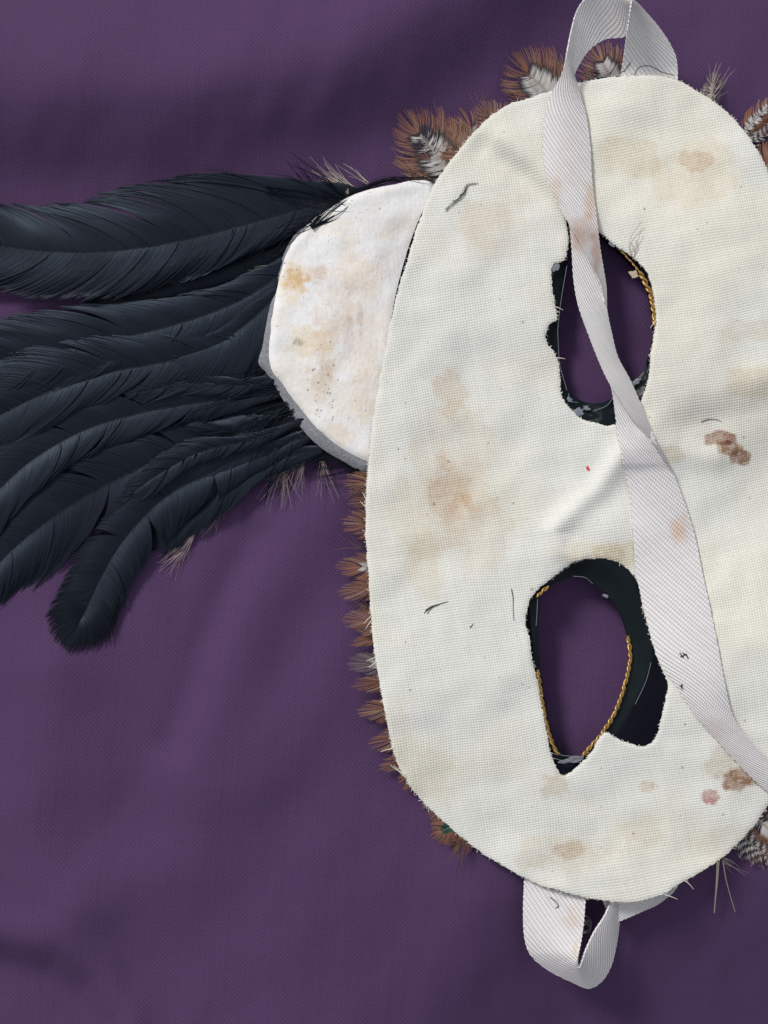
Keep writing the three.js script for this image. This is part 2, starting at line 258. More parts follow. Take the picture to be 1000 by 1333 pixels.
const M = {
  cloth: new THREE.MeshStandardMaterial({ map: mapMask, bumpMap: bumpMask, bumpScale: 0.000125, roughness: 0.92 }),
  thread: new THREE.MeshStandardMaterial({ color: new THREE.Color().setRGB(0.74, 0.71, 0.63), roughness: 0.95 }),
  shell: new THREE.MeshPhysicalMaterial({ color: new THREE.Color().setRGB(0.0045, 0.0045, 0.0105), roughness: 0.85, specularIntensity: 0.18 }),
  plastic: new THREE.MeshPhysicalMaterial({ color: new THREE.Color().setRGB(0.0035, 0.008, 0.011), roughness: 0.34, specularIntensity: 0.38 }),
  gold: new THREE.MeshStandardMaterial({ color: new THREE.Color().setRGB(0.50, 0.31, 0.10), metalness: 0.7, roughness: 0.42 }),
  glue: new THREE.MeshPhysicalMaterial({ color: new THREE.Color().setRGB(0.20, 0.21, 0.25), roughness: 0.3 }),
  tape: new THREE.MeshStandardMaterial({ color: new THREE.Color().setRGB(0.5, 0.42, 0.3), roughness: 0.5 }),
  dark: new THREE.MeshStandardMaterial({ color: new THREE.Color().setRGB(0.022, 0.022, 0.026), roughness: 0.7 }),
  black: new THREE.MeshPhysicalMaterial({ color: new THREE.Color().setRGB(0.005, 0.0065, 0.011), roughness: 0.42, specularIntensity: 0.45, specularColor: new THREE.Color(0.6, 0.78, 1) }),
  blackVane: new THREE.MeshPhysicalMaterial({ vertexColors: true, roughness: 0.42, specularIntensity: 0.5, specularColor: new THREE.Color(0.6, 0.76, 1) }),
  quill: new THREE.MeshPhysicalMaterial({ color: new THREE.Color().setRGB(0.010, 0.0115, 0.016), roughness: 0.5, specularIntensity: 0.35 }),
  brown: new THREE.MeshStandardMaterial({ vertexColors: true, roughness: 0.62 }),
  pale: new THREE.MeshStandardMaterial({ color: new THREE.Color().setRGB(0.42, 0.36, 0.30), roughness: 0.6 }),
  down: new THREE.MeshStandardMaterial({ color: new THREE.Color().setRGB(0.33, 0.26, 0.26), roughness: 0.8 }),
};
const edgeDrop = (d, a, w) => { const t = clamp(1 - d / w); return a * t * t; };
obj('backing_cloth', plate(clothSDF, MB, 2.4, (x, y, d) => maskH(x, y) - edgeDrop(d, 0.22, 5), 0.55, maskUV), M.cloth, mask);
// dark shell under the cloth, just proud of it at the upper left
const shellSDF = (x, y) => Math.min(sOut(x, y) - 3 + 6.5 * gauss((x - 528) / 60, (y - 340) / 95) + 4 * gauss((x - 725) / 60, (y - 1165) / 30) + 4.5 * gauss((x - 760) / 70, (y - 105) / 22), -Math.max(sSA(x, y), sSB(x, y)));
obj('mask_shell', plate(shellSDF, MB, 3.2, (x, y, d) => { const e = Math.max(sSA(x, y), sSB(x, y)); return maskH(x, y) - 0.6 - 1.3 * sstep(-34, 0, e) - edgeDrop(d, 0.2, 4); }, 1.1), M.shell, mask);
{ // glossy plastic rim round the lower eye opening
  const rim = polySDF(smoothPoly([[692, 770], [716, 748], [752, 728], [790, 726], [822, 742], [840, 782], [850, 822], [852, 846], [843, 882], [826, 918], [812, 944], [799, 960], [786, 966], [740, 1000], [722, 986], [708, 950], [698, 900], [692, 840]], true, 4));
  obj('plastic_rim', plate((x, y) => Math.min(rim(x, y), -sSB(x, y) + 1.2), [680, 715, 870, 1010], 1.6, (x, y, d) => maskH(x, y) - 0.32 - 1.5 * sstep(-34, 0, sSB(x, y)) - edgeDrop(d, 0.25, 4), 0.5), M.plastic, mask);
  const rimA = polySDF(smoothPoly([[712, 440], [722, 480], [734, 520], [760, 548], [795, 556], [832, 530], [846, 490], [840, 470], [822, 492], [798, 510], [776, 519], [752, 515], [738, 496], [732, 460], [730, 420], [736, 360], [742, 335], [722, 338], [716, 380]], true, 4));
  obj('plastic_rim', plate((x, y) => Math.min(rimA(x, y), -sSA(x, y) + 1.0), [700, 300, 870, 566], 1.6, (x, y, d) => maskH(x, y) - 0.34 - 1.3 * sstep(-26, 0, sSA(x, y)) - edgeDrop(d, 0.25, 4) + (fbm(x / 14, y / 9, 6, 2) - 0.5) * 0.7, 0.4), M.plastic, mask);
}
{ // frayed thread ends round the outline and the eye holes
  const r = rng(5), gs = [];
  const fray = (poly, sgn, dens, len) => {
    const n = poly.length;
    for (let i = 0; i < n; i++) {
      const a = poly[i], b = poly[(i + 1) % n], dx = b[0] - a[0], dy = b[1] - a[1], L = Math.hypot(dx, dy) || 1, nx = -dy / L * sgn, ny = dx / L * sgn;
      if (a[0] > 1030) continue;
      for (let k = 0; k < L; k += 2.2) {
        if (r() > dens * (0.35 + 1.2 * vnoise(a[0] / 30, a[1] / 30, 8))) continue;
        const t = k / L, x = a[0] + dx * t, y = a[1] + dy * t, l = len * (0.4 + r() * r() * 1.5), q = (r() - 0.5) * 2.6, ex = nx + q * dx / L, ey = ny + q * dy / L, z = maskH(x, y) - 0.3 - 0.25 * r();
        gs.push(tubePx([[x - ex * 3, y - ey * 3, z + 0.05], [x + ex * l * 0.5, y + ey * l * 0.5, z], [x + ex * l + (r() - 0.5) * 2, y + ey * l + (r() - 0.5) * 2, z - 0.2 * r()]], 0.06 + 0.07 * r(), 4, 4, 0.5));
      }
    }
  };
  const area = p => p.reduce((s, a, i) => { const b = p[(i + 1) % p.length]; return s + a[0] * b[1] - a[1] * b[0]; }, 0);
  for (const [p, inward, d, l] of [[outline, false, 0.42, 2.2], [eyeA, true, 0.4, 1.9], [eyeB, true, 0.34, 1.8]]) { const cw = area(p) > 0; fray(p, (cw ? -1 : 1) * (inward ? -1 : 1), d, l); }
  for (const [x, y, ex, ey] of [[478, 660, -9, -6], [480, 655, -8, -12], [484, 802, -10, 8], [484, 808, -8, 9], [488, 856, -11, 4], [490, 862, -9, 6], [508, 975, -12, 3], [522, 1005, -14, -8], [524, 1008, -11, -10], [728, 466, 8, 1], [725, 400, 8, 3], [852, 420, -5, 6], [870, 1166, 12, 4], [894, 1148, 9, 8], [848, 352, -3, -2]])
    gs.push(tubePx([[x - ex * 0.4, y - ey * 0.4, maskH(x, y) - 0.1], [x + ex * 0.5, y + ey * 0.5, maskH(x, y) - 0.2], [x + ex, y + ey * 1.2, maskH(x, y) - 0.5]], 0.13, 5, 5, 0.4));
  const m = obj('frayed_edge', gs, M.thread, mask); m.userData.kind = 'stuff';
}
// gold cord: two strands twisted round each other
function cord(pts, r, turn) {
  const path = smoothPoly(pts, false, 1.2), gs = [];
  for (let s = 0; s < 2; s++) {
    const q = path.map((p, i) => { const n = path[Math.min(i + 1, path.length - 1)], o = path[Math.max(0, i - 1)], L = Math.hypot(n[0] - o[0], n[1] - o[1]) || 1, a = i * turn + s * Math.PI + 1.5 * vnoise(i / 9, s, 7), c = Math.cos(a) * r * 5.88 * (0.75 + 0.5 * vnoise(i / 6, s + 4, 3)), nx = -(n[1] - o[1]) / L, ny = (n[0] - o[0]) / L; return [p[0] + nx * c, p[1] + ny * c, p[2] + Math.sin(a) * r]; });
    gs.push(tubePx(q, r * 1.05, q.length * 2, 6));
  }
  return gs;
}
const onM = (pts, dz) => pts.map(p => [p[0], p[1], maskH(p[0], p[1]) + dz]);
obj('gold_cord', cord(onM([[797, 316], [810, 328], [822, 341], [833, 354]], -0.9), 0.12, 0.55), M.gold, mask);
obj('gold_cord', cord(onM([[833, 354], [841, 370], [848, 388], [851, 406], [853, 424]], -0.6), 0.3, 0.42), M.gold, mask);
obj('gold_cord', cord(onM([[817, 828], [820, 845], [820, 862], [815, 886], [807, 912], [795, 938], [778, 962], [758, 984]], -1.2), 0.26, 0.42), M.gold, mask);
obj('gold_cord', cord(onM([[700, 872], [704, 900], [709, 930], [715, 955], [721, 972], [727, 982]], -0.8), 0.24, 0.42), M.gold, mask);
obj('gold_cord', cord(onM([[699, 777], [706, 770], [714, 763]], -0.8), 0.22, 0.42), M.gold, mask);
function blob(x, y, rx, ry, rot, dz, m, seed) { // hardened glue: flattened uneven drop
  const g = new THREE.SphereGeometry(1, 20, 12), p = g.attributes.position, c = Math.cos(rot), s = Math.sin(rot);
  for (let i = 0; i < p.count; i++) { const X = p.getX(i), Y = p.getY(i), Z = p.getZ(i), k = 1 + 1.1 * (vnoise(X * 2.2 + seed, Z * 2.2, seed) - 0.5); const a = X * rx * k, b = Z * ry * k; p.setXYZ(i, ...P(x + a * c - b * s, y + a * s + b * c, maskH(x, y) + dz + Y * 0.1)); }
  g.computeVertexNormals(); return obj('glue_blob', g, m, mask);
}
blob(724, 347, 4.5, 7.5, 0.15, -0.45, M.glue, 1); blob(752, 537, 9.5, 5.5, -0.5, -0.5, M.glue, 2); blob(764, 531, 4.5, 3, 0.2, -0.5, M.glue, 21); blob(827, 498, 8, 3.2, -0.5, -0.7, M.glue, 3); blob(796, 317, 4.6, 2.8, 0.6, -0.4, M.glue, 4); blob(825, 357, 5.5, 4.5, 0.4, -0.9, M.tape, 5); blob(789, 776, 4.5, 1.8, 0.5, -1.4, M.glue, 6); blob(742, 520, 5, 3, 0.7, -0.9, M.glue, 8); blob(828, 748, 9, 2.6, 0.75, -0.2, M.glue, 9);
blob(743, 990, 13, 4, -0.2, -1.2, M.glue, 7);
{ const gs = [], r = rng(31); // fine clear glue strings
  for (const [a, b, c] of [[[738, 346], [730, 395], [726, 430]], [[726, 430], [729, 474], [738, 508]], [[850, 850], [842, 884], [827, 917]], [[746, 750], [762, 752], [772, 760]], [[720, 981], [738, 984], [758, 985]], [[716, 985], [734, 990], [752, 984]], [[772, 535], [790, 528], [798, 518]], [[700, 780], [699, 800], [698, 815]], [[740, 512], [744, 522], [752, 524]], [[842, 486], [845, 478], [848, 470]]])
    gs.push(tubePx([[a[0], a[1], maskH(a[0], a[1]) - 0.75], [b[0], b[1], maskH(b[0], b[1]) - 0.65 + 0.1 * r()], [c[0], c[1], maskH(c[0], c[1]) - 0.75]], 0.07, 14, 5));
  for (const g of gs) obj('glue_string', g, M.glue, mask); }
{ // clear thread sprouting from the edge of the upper eye
  const z = maskH(825, 330) + 0.1, gs = [[[822, 334], [819, 318], [824, 304], [836, 288]], [[826, 334], [827, 320], [832, 310], [834, 300]], [[824, 336], [830, 322], [828, 312]], [[820, 332], [824, 322], [822, 316]]].map(p => tubePx(p.map((q, i) => [q[0], q[1], z + i * 0.3]), 0.06, 14, 5));
  obj('loose_thread', gs, M.pale, mask); }

// ------------------------------------------------------------------ the white pad at the side
const padTop = smoothPoly([[560, 238], [510, 241], [470, 250], [440, 264], [402, 291], [384, 312], [371, 336], [359, 385], [353, 425], [350, 468], [354, 482], [371, 504], [387, 526], [405, 549], [428, 571], [454, 589], [492, 602], [560, 560], [600, 400]], true, 4);
const padCard = smoothPoly([[556, 241], [510, 244], [470, 252], [438, 264], [398, 289], [380, 311], [368, 335], [354, 390], [344, 430], [337, 474], [345, 483], [360, 506], [376, 533], [393, 558], [418, 583], [446, 600], [478, 614], [540, 590], [600, 400]], true, 4);
const sPT = polySDF(padTop), sPC = polySDF(padCard);
const padH = (x, y) => 6.0 + 1.6 * ((fbm(x / 52, y / 52, 15, 2) - 0.5)) - 1.0 * sstep(500, 560, x) + 0.4 * gauss((x - 420) / 50, (y - 430) / 80);
{
  const box = [330, 226, 610, 626], N = 1024, stains = [[388, 370, 17, 20, [0.86, 0.66, 0.40], 0.95], [382, 372, 30, 30, [0.94, 0.84, 0.68], 0.7], [420, 360, 10, 11, [0.86, 0.74, 0.66], 0.75], [408, 366, 26, 14, [0.92, 0.82, 0.74], 0.6], [400, 450, 34, 22, [0.93, 0.84, 0.66], 0.75], [392, 452, 9, 6, [0.55, 0.45, 0.4], 0.7], [470, 365, 36, 40, [0.94, 0.87, 0.8], 0.7], [440, 410, 34, 40, [0.94, 0.86, 0.79], 0.7], [425, 450, 16, 44, [0.9, 0.79, 0.68], 0.7], [455, 440, 8, 34, [0.86, 0.74, 0.70], 0.6], [420, 500, 20, 26, [0.9, 0.8, 0.72], 0.7], [450, 530, 40, 44, [0.95, 0.88, 0.78], 0.7], [480, 470, 20, 60, [0.94, 0.9, 0.84], 0.6], [500, 300, 60, 40, [0.95, 0.92, 0.88], 0.5], [470, 420, 4, 30, [0.75, 0.62, 0.62], 0.5], [445, 570, 30, 12, [0.94, 0.88, 0.82], 0.6], [490, 260, 60, 16, [0.96, 0.92, 0.9], 0.5]];
  const spk = []; { const r = rng(19); for (let k = 0; k < 90; k++) spk.push([350 + r() * 150, 260 + r() * 340, 0.5 + 1.1 * r() * r()]); for (let k = 0; k < 26; k++) spk.push([400 + r() * 40, 450 + r() * 110, 0.7 + r()]); }
  const map = dataTex(N, N, (i, j) => {
    const x = box[0] + (i / N) * 280, y = box[3] - (j / N) * 400, f = fbm(x / 30, y / 30, 81, 4); let c = mix3([0.86, 0.85, 0.86], [0.85, 0.80, 0.755], sstep(0.42, 0.66, f));
    c = c.map(q => q * (0.96 + 0.08 * fbm(x / 3 + y / 9, y / 3, 85, 3)));
    stains.forEach((s, n) => { if (Math.abs(x - s[0]) > s[2] * 1.7 || Math.abs(y - s[1]) > s[3] * 1.7) return; const d = Math.hypot((x - s[0]) / s[2], (y - s[1]) / s[3]) + (fbm(x / 9, y / 9, 200 + n * 7, 4) - 0.5) * 1.5; let q = sstep(1.15, 0.4, d) * s[5] * (0.55 + 0.8 * vnoise(x / 2, y / 2, n)); q = clamp(q); c = c.map((e, k) => e * lerp(1, s[4][k], q)); });
    for (const s of spk) { const d = Math.hypot(x - s[0], y - s[1]); if (d < s[2] * 1.4) c = c.map(e => e * lerp(1, 0.4, sstep(s[2] * 1.3, s[2] * 0.4, d))); }
    return S3(c);
  }, true);
  const bump = dataTex(N, N, (i, j) => { const x = i / 5, y = j / 3.6, h = 0.55 * fbm(x / 7 + 0.4 * fbm(x / 20, y / 20, 3, 2), y / 7, 91, 4) + 0.45 * fbm(x / 2 + y / 5, y / 4, 95, 3); return [h, h, h]; });
  const felt = new THREE.MeshStandardMaterial({ map, bumpMap: bump, bumpScale: 0.0002, roughness: 0.72 });
  obj('felt_pad', plate((x, y) => sPT(x, y) + (fbm(x / 14, y / 14, 3, 2) - 0.5) * 2, box, 2, (x, y, d) => padH(x, y) - edgeDrop(d, 0.55, 9), 0.9, (x, y) => [(x - 330) / 280, (626 - y) / 400]), felt, mask);
  const cb = dataTex(256, 256, (i, j) => { const h = 0.6 * fbm(i / 5, j / 5, 7, 3) + 0.4 * hash2(i, j, 4); return [h, h, h]; }); cb.repeat.set(90, 90);
  const cc = dataTex(256, 256, (i, j) => { const g = 0.72 + 0.5 * fbm(i / 6, j / 6, 17, 3) + 0.16 * (hash2(i, j, 8) - 0.5); return S3([0.30 * g, 0.30 * g, 0.335 * g]); }, true); cc.repeat.set(60, 60);
  const card = new THREE.MeshStandardMaterial({ map: cc, bumpMap: cb, bumpScale: 0.0003, roughness: 0.95 });
  obj('backing_card', plate(sPC, box, 2, (x, y, d) => padH(x, y) - 0.72 - edgeDrop(d, 0.8, 10), 0.7), card, mask);
}

// ------------------------------------------------------------------ feathers
const interp = (a, t) => { const k = clamp(t) * (a.length - 1), i = Math.min(a.length - 2, Math.floor(k)), f = k - i; return lerp(a[i], a[i + 1], f * f * (3 - 2 * f) * 0.5 + f * 0.5); };
// a feather made of its single barbs: path [px, py, mm over the cloth] from base to tip; wl / wr half widths in pixels along it
function feather(name, o) {
  const r = rng(o.seed), root = new THREE.Group(); root.name = name; mask.add(root);
  const cv = new THREE.CatmullRomCurve3(o.path.map(p => new THREE.Vector3(p[0], p[1], p[2] * 5)), false, 'centripetal');
  const L = cv.getLength(), sp = o.sp || 1.1, n = Math.round(L / sp), seg = o.seg || 9, fwd = o.fwd ?? 1.5, bwk = o.bw || 1.9, ct = [];
  const at = t => { const p = cv.getPointAt(clamp(t)); return [p.x, p.y, p.z / 5]; };
  const pos = [], idx = [], col = [];
  for (const side of [-1, 1]) {
    const ws = side < 0 ? o.wl : o.wr; let left = 0, cl = 1, ca = 0, cz = 0, gap = 0;
    for (let i = 0; i < n; i++) {
      if (left-- <= 0) { left = 3 + r() * (o.clump || 16); cl = 1 + (r() - 0.5) * (o.rag || 0.08); ca = (r() - 0.5) * (o.spread || 0.1); cz = (r() - 0.5) * (o.lift || 0.16); gap = r() < (o.gaps || 0) ? 1 : 0; }
      const t = (i + 0.5 + (r() - 0.5) * 0.6) / n; if (gap && left < 2.5) continue; if (r() < (o.thin || 0)) continue;
      const p = at(t), a = at(Math.max(0, t - 0.01)), b = at(Math.min(1, t + 0.01)), tl = Math.hypot(b[0] - a[0], b[1] - a[1]) || 1;
      const T = [(b[0] - a[0]) / tl, (b[1] - a[1]) / tl], N = [T[1] * side * -1, -T[0] * side * -1]; // side -1: left of the direction
      let w = interp(ws, t) * (cl + (r() - 0.5) * (o.hair || 0.11)); if (w < 0.8) continue;
      let sp0 = 0, bk = 1; const stray = r() < (o.stray ?? 0.018); for (const q of o.splits || []) if (q[0] === side) { const e = t - q[1]; sp0 += (e > 0 ? 1 : -1) * q[2] * 22 * Math.exp(-Math.abs(e) / 0.035); } // barbs part on either side of a split
      let fw = Math.max(w * (fwd + sp0 + ca + (stray ? (r() - 0.5) * 0.9 : 0) + (r() - 0.5) * 0.04), (o.flen || 0) * sstep(0.35, 0.8, t) * (0.82 + 0.36 * r()));
      if (o.fan && t > o.fan && w > 0) { const u = (t - o.fan) / (1 - o.fan), l = Math.hypot(w, fw) * (1 - 0.22 * u), ph = Math.atan2(w, fw) * (1 - u); w = l * Math.sin(ph); fw = l * Math.cos(ph); bk = 1.7; }
      const bl = Math.hypot(w, fw), m = pos.length / 3, bw = sp * bwk * bk * (0.8 + 0.4 * r()), zz = (r() - 0.5) * 0.05 + (stray ? 0.25 : 0), wig = (r() - 0.5) * (o.wig || 0.05);
      let q0 = null;
      for (let k = 0; k <= seg; k++) {
        const s = k / seg, A = 1 - Math.pow(1 - s, 1.35), B = Math.pow(s, 1.3), wv = wig * Math.sin(s * 4 + i) * w * s;
        const x = p[0] + N[0] * w * A + T[0] * (fw * B + wv), y = p[1] + N[1] * w * A + T[1] * (fw * B + wv);
        const dA = 1.35 * Math.pow(1 - s + 1e-3, 0.35), dB = 1.3 * Math.pow(s + 1e-3, 0.3); let dx = N[0] * w * dA + T[0] * fw * dB, dy = N[1] * w * dA + T[1] * fw * dB; const dl = Math.hypot(dx, dy); dx /= dl; dy /= dl;
        const hw = bw / 2 * (o.hairy ? (1 - 0.6 * s) : (1 - 0.85 * Math.pow(s, 4))) * clamp(0.4 + s * 6, 0, 1);
        const z = Math.max(0.12, p[2] + (o.camber ?? 0.8) * Math.sin(Math.PI * Math.min(1, s * 1.15)) * Math.min(1, w / 40) - (o.droop ?? 0.6) * s * s + cz * s * s + zz + (o.wave ?? 1.1) * Math.min(1, w / 30) * s * (fbm(t * L / 75 - s * 0.8, side * 3 + s * 0.8, o.seed, 2) - 0.5) * 2), g = groundH(x, y) + z;
        pos.push(...P(x - dy * hw, y + dx * hw, g - 0.018), ...P(x, y, g + 0.012), ...P(x + dy * hw, y - dx * hw, g - 0.018));
        if (o.colour) { const c = o.colour(t, s, side, i, r); for (let e = 0; e < 3; e++) col.push(...c); }
        if (k < seg) { const u = m + k * 3; for (const v of [0, 1]) idx.push(u + v, u + v + 1, u + v + 3, u + v + 1, u + v + 4, u + v + 3); }
      }
    }
  }
  const g = geo(pos, idx, null, o.colour ? col : null);
  obj('vane', g, o.mat || M.black, root);
  const qp = []; for (let k = 0; k <= 24; k++) { const p = at(k / 24 * (o.quillTo || 0.98)); qp.push([p[0], p[1], groundH(p[0], p[1]) + p[2] + 0.03]); }
  obj('quill', tubePx(qp, o.quillR || 0.17, 60, 6, 0.25), o.quillMat || M.quill, root);
  return root;
}
const blackFeathers = [
  { path: [[430, 296, 1.9], [365, 338, 1.9], [290, 368, 1.7], [200, 390, 1.4], [120, 402, 1.0]], wl: [12, 36, 42, 32, 8], wr: [12, 36, 44, 30, 8], rag: 0.12, fwd: 1.6 },
  { path: [[400, 520, 1.6], [300, 546, 1.5], [200, 560, 1.3], [110, 592, 1.0], [40, 640, 0.8]], wl: [6, 24, 34, 30, 8], wr: [8, 24, 30, 26, 8], rag: 0.12, fwd: 1.6 },
  // lowest first
  { path: [[420, 585, 3.4], [350, 602, 3.0], [290, 636, 2.2], [240, 682, 1.5], [212, 716, 1.0]], wl: [8, 24, 36, 34, 26, 10], wr: [6, 20, 30, 26, 16, 5], rag: 0.14, fwd: 1.5, gaps: 0.05 },
  { path: [[410, 545, 3.2], [320, 562, 3.0], [230, 588, 2.5], [150, 625, 1.9], [85, 662, 1.4], [20, 712, 0.9], [-45, 780, 0.6]], wl: [6, 26, 52, 60, 58, 44, 14], wr: [6, 22, 38, 56, 60, 42, 10], rag: 0.14, fwd: 1.25, splits: [[1, 0.34, 0.014], [-1, 0.36, 0.018], [1, 0.55, 0.012], [-1, 0.54, 0.012], [-1, 0.22, 0.01]] },
  { path: [[415, 560, 3.8], [345, 590, 3.4], [280, 615, 3.0], [225, 640, 2.6], [180, 680, 2.1], [143, 730, 1.6], [103, 812, 1.2]], wl: [8, 16, 30, 42, 48, 45, 42, 42, 43, 44, 44], wr: [8, 16, 24, 32, 40, 44, 42, 42, 43, 44, 44], rag: 0.1, fwd: 0.66, fan: 0.95, tip: 0.92, wave: 0.7, splits: [[1, 0.52, 0.016], [-1, 0.6, 0.014], [1, 0.7, 0.01], [-1, 0.35, 0.02]] },
  { path: [[405, 500, 4.0], [300, 518, 3.8], [200, 534, 3.3], [110, 560, 2.7], [30, 608, 2.0], [-50, 690, 1.2]], wl: [6, 30, 50, 54, 50, 20], wr: [6, 22, 36, 44, 46, 16], rag: 0.16, fwd: 1.7, splits: [[1, 0.42, 0.016], [-1, 0.3, 0.016], [-1, 0.52, 0.014], [1, 0.62, 0.016]] },
  { path: [[405, 430, 4.2], [320, 446, 4.2], [230, 468, 4.0], [130, 488, 3.4], [40, 520, 2.6], [-60, 575, 1.8]], wl: [6, 34, 54, 54, 46, 18], wr: [6, 30, 46, 50, 42, 18], rag: 0.16, fwd: 1.9, splits: [[1, 0.3, 0.016], [1, 0.52, 0.014], [-1, 0.42, 0.018], [-1, 0.24, 0.012]] },
  { path: [[430, 300, 4.2], [375, 350, 4.2], [310, 392, 4.2], [230, 422, 3.9], [140, 443, 3.4], [50, 461, 2.8], [-70, 478, 2.0]], wl: [8, 30, 44, 54, 56, 46, 16], wr: [6, 26, 40, 46, 50, 44, 18], rag: 0.1, fwd: 1.7, splits: [[1, 0.3, 0.01], [-1, 0.5, 0.008], [1, 0.55, 0.01]] },
  { path: [[400, 545, 4.6], [330, 572, 4.4], [262, 588, 4.0], [200, 622, 3.4], [160, 652, 2.9]], wl: [4, 10, 18, 16, 5], wr: [4, 12, 20, 18, 5], rag: 0.35, fwd: 2.3, gaps: 0.25, spread: 0.4, stray: 0.08 },
  { path: [[395, 480, 4.7], [320, 500, 4.6], [245, 498, 4.3], [170, 512, 3.9]], wl: [4, 12, 16, 5], wr: [4, 14, 18, 5], rag: 0.4, fwd: 2.6, gaps: 0.25, spread: 0.45, stray: 0.08 },
  { path: [[440, 285, 4.4], [400, 335, 4.6], [355, 390, 4.6], [295, 440, 4.4], [225, 468, 4.0]], wl: [4, 12, 22, 24, 6], wr: [8, 34, 50, 44, 8], rag: 0.12, fwd: 2.0 },
  { path: [[470, 250, 4.6], [415, 264, 5.0], [360, 280, 5.2], [270, 305, 5.1], [180, 323, 4.8], [90, 328, 4.3], [0, 319, 3.7], [-110, 288, 3.0]], wl: [20, 84, 88, 74, 64, 58, 52, 20], wr: [10, 36, 50, 54, 54, 50, 44, 16], rag: 0.07, fwd: 1.6, splits: [[1, 0.42, 0.006], [-1, 0.36, 0.005], [-1, 0.55, 0.007], [1, 0.62, 0.006]] },
];
blackFeathers.forEach((f, k) => feather('black_feather', { seed: 300 + k * 7, ...f, wl: f.wr, wr: f.wl, mat: M.blackVane, colour: (t, s, side, i) => {
  const h = 0.72 + 0.36 * hash2(i >> 1, side, k) + 0.3 * vnoise(i / 14, side * 5 + k * 3, 4), d = f.tip && t + s * 0.12 > f.tip + 0.05 * hash2(i, 1, 3) ? 0.35 : 1, w = hash2(i, side, k + 40) > 0.985 ? 1.9 : 1; return [0.0062 * h * d * w, 0.0080 * h * d * w, 0.0132 * h * d * w]; } }));
{ // loose black strands where the feathers are glued under the pad
  const r = rng(404), gs = [];
  const lock = (x0, y0, x1, y1, bend, n, sp, z) => { for (let k = 0; k < n; k++) { const a = (r() - 0.5) * sp, b = (r() - 0.5) * sp * 2.2, q = bend + (r() - 0.5) * 24, mx = (x0 + x1) / 2, my = (y0 + y1) / 2, L = Math.hypot(x1 - x0, y1 - y0), nx = -(y1 - y0) / L, ny = (x1 - x0) / L, e = 0.8 + 0.35 * r(); const zz = (y0 > 400 ? z - 1.3 : z) + r() * 0.9;
    const pts = [[x0 + nx * a, y0 + ny * a, zz + 0.2], [mx + nx * (q + (a + b) / 2), my + ny * (q + (a + b) / 2), zz + 0.5 * r()], [lerp(x0, x1, e) + nx * b, lerp(y0, y1, e) + ny * b, zz - 1.2 * r()]];
    gs.push(tubePx(pts.map(p => [p[0], p[1], groundH(p[0], p[1]) + Math.max(0.3, p[2])]), 0.06 + 0.16 * r() * r(), 12, 4, 0.3)); } };
  lock(385, 530, 300, 600, 8, 30, 26, 4.6); lock(362, 500, 235, 545, 12, 26, 22, 4.8); lock(355, 480, 240, 500, -8, 22, 20, 4.8); lock(346, 450, 250, 470, 4, 16, 18, 4.8); lock(400, 560, 330, 640, 10, 20, 26, 4.2); lock(440, 590, 340, 625, 8, 22, 16, 3.6); lock(478, 604, 400, 612, 6, 26, 14, 3.2); lock(455, 252, 560, 236, -3, 34, 6, 4.6); lock(455, 262, 380, 212, -6, 20, 16, 4.8); lock(420, 285, 330, 330, 6, 12, 18, 5); lock(405, 296, 470, 245, 2, 14, 5, 5.6);
  lock(345, 245, 470, 268, 0, 8, 10, 6.0); lock(300, 560, 200, 540, -8, 12, 16, 4.4); lock(290, 490, 190, 520, 6, 14, 12, 4.8);
  const m = obj('loose_strands', gs, M.black, mask); m.userData.kind = 'stuff';
}
function wisps(name, list, mat, rad, seed) { // tufts of fine hairs
  const r = rng(seed), gs = [];
  for (const [x, y, ang, len, n, sprd, z] of list) for (let k = 0; k < n; k++) {
    const a = ang + (r() - 0.5) * sprd, l = len * (0.5 + 0.7 * r()), c = (r() - 0.5) * 0.5, ox = (r() - 0.5) * 5, oy = (r() - 0.5) * 5;
    const pts = [0, 0.35, 0.7, 1].map(t => [x + ox + Math.cos(a + c * t) * l * t, y + oy + Math.sin(a + c * t) * l * t, 0]);
    gs.push(tubePx(pts.map((p, i) => [p[0], p[1], groundH(p[0], p[1]) + Math.max(0.25, z + r() * 0.3 - i * z * 0.16)]), rad * (0.6 + 0.8 * r()), 9, 4, 0.35));
  }
  const m = obj(name, gs, mat, mask); m.userData.kind = 'stuff'; return m;
}
wisps('grey_down', [[395, 590, 2.2, 46, 46, 1.5, 2.8], [370, 612, 1.9, 48, 26, 1.4, 2.0], [300, 640, 2.3, 62, 34, 0.8, 1.6], [255, 690, 2.2, 60, 22, 0.6, 1.0], [420, 600, 1.4, 50, 14, 0.9, 2.0], [236, 720, 2.4, 36, 10, 0.8, 0.8]], M.down, 0.055, 61);
wisps('pale_wisps', [[462, 246, -2.55, 62, 14, 0.5, 4.6], [440, 238, -2.5, 36, 8, 0.6, 4.6], [478, 238, -2.5, 40, 7, 0.4, 4.4], [452, 252, -1.9, 26, 3, 0.6, 5.6]], M.pale, 0.085, 62);
wisps('pale_wisps', [[352, 345, 2.9, 40, 12, 0.5, 2.4], [72, 380, 3.0, 20, 6, 0.5, 2.0]], M.pale, 0.1, 63);

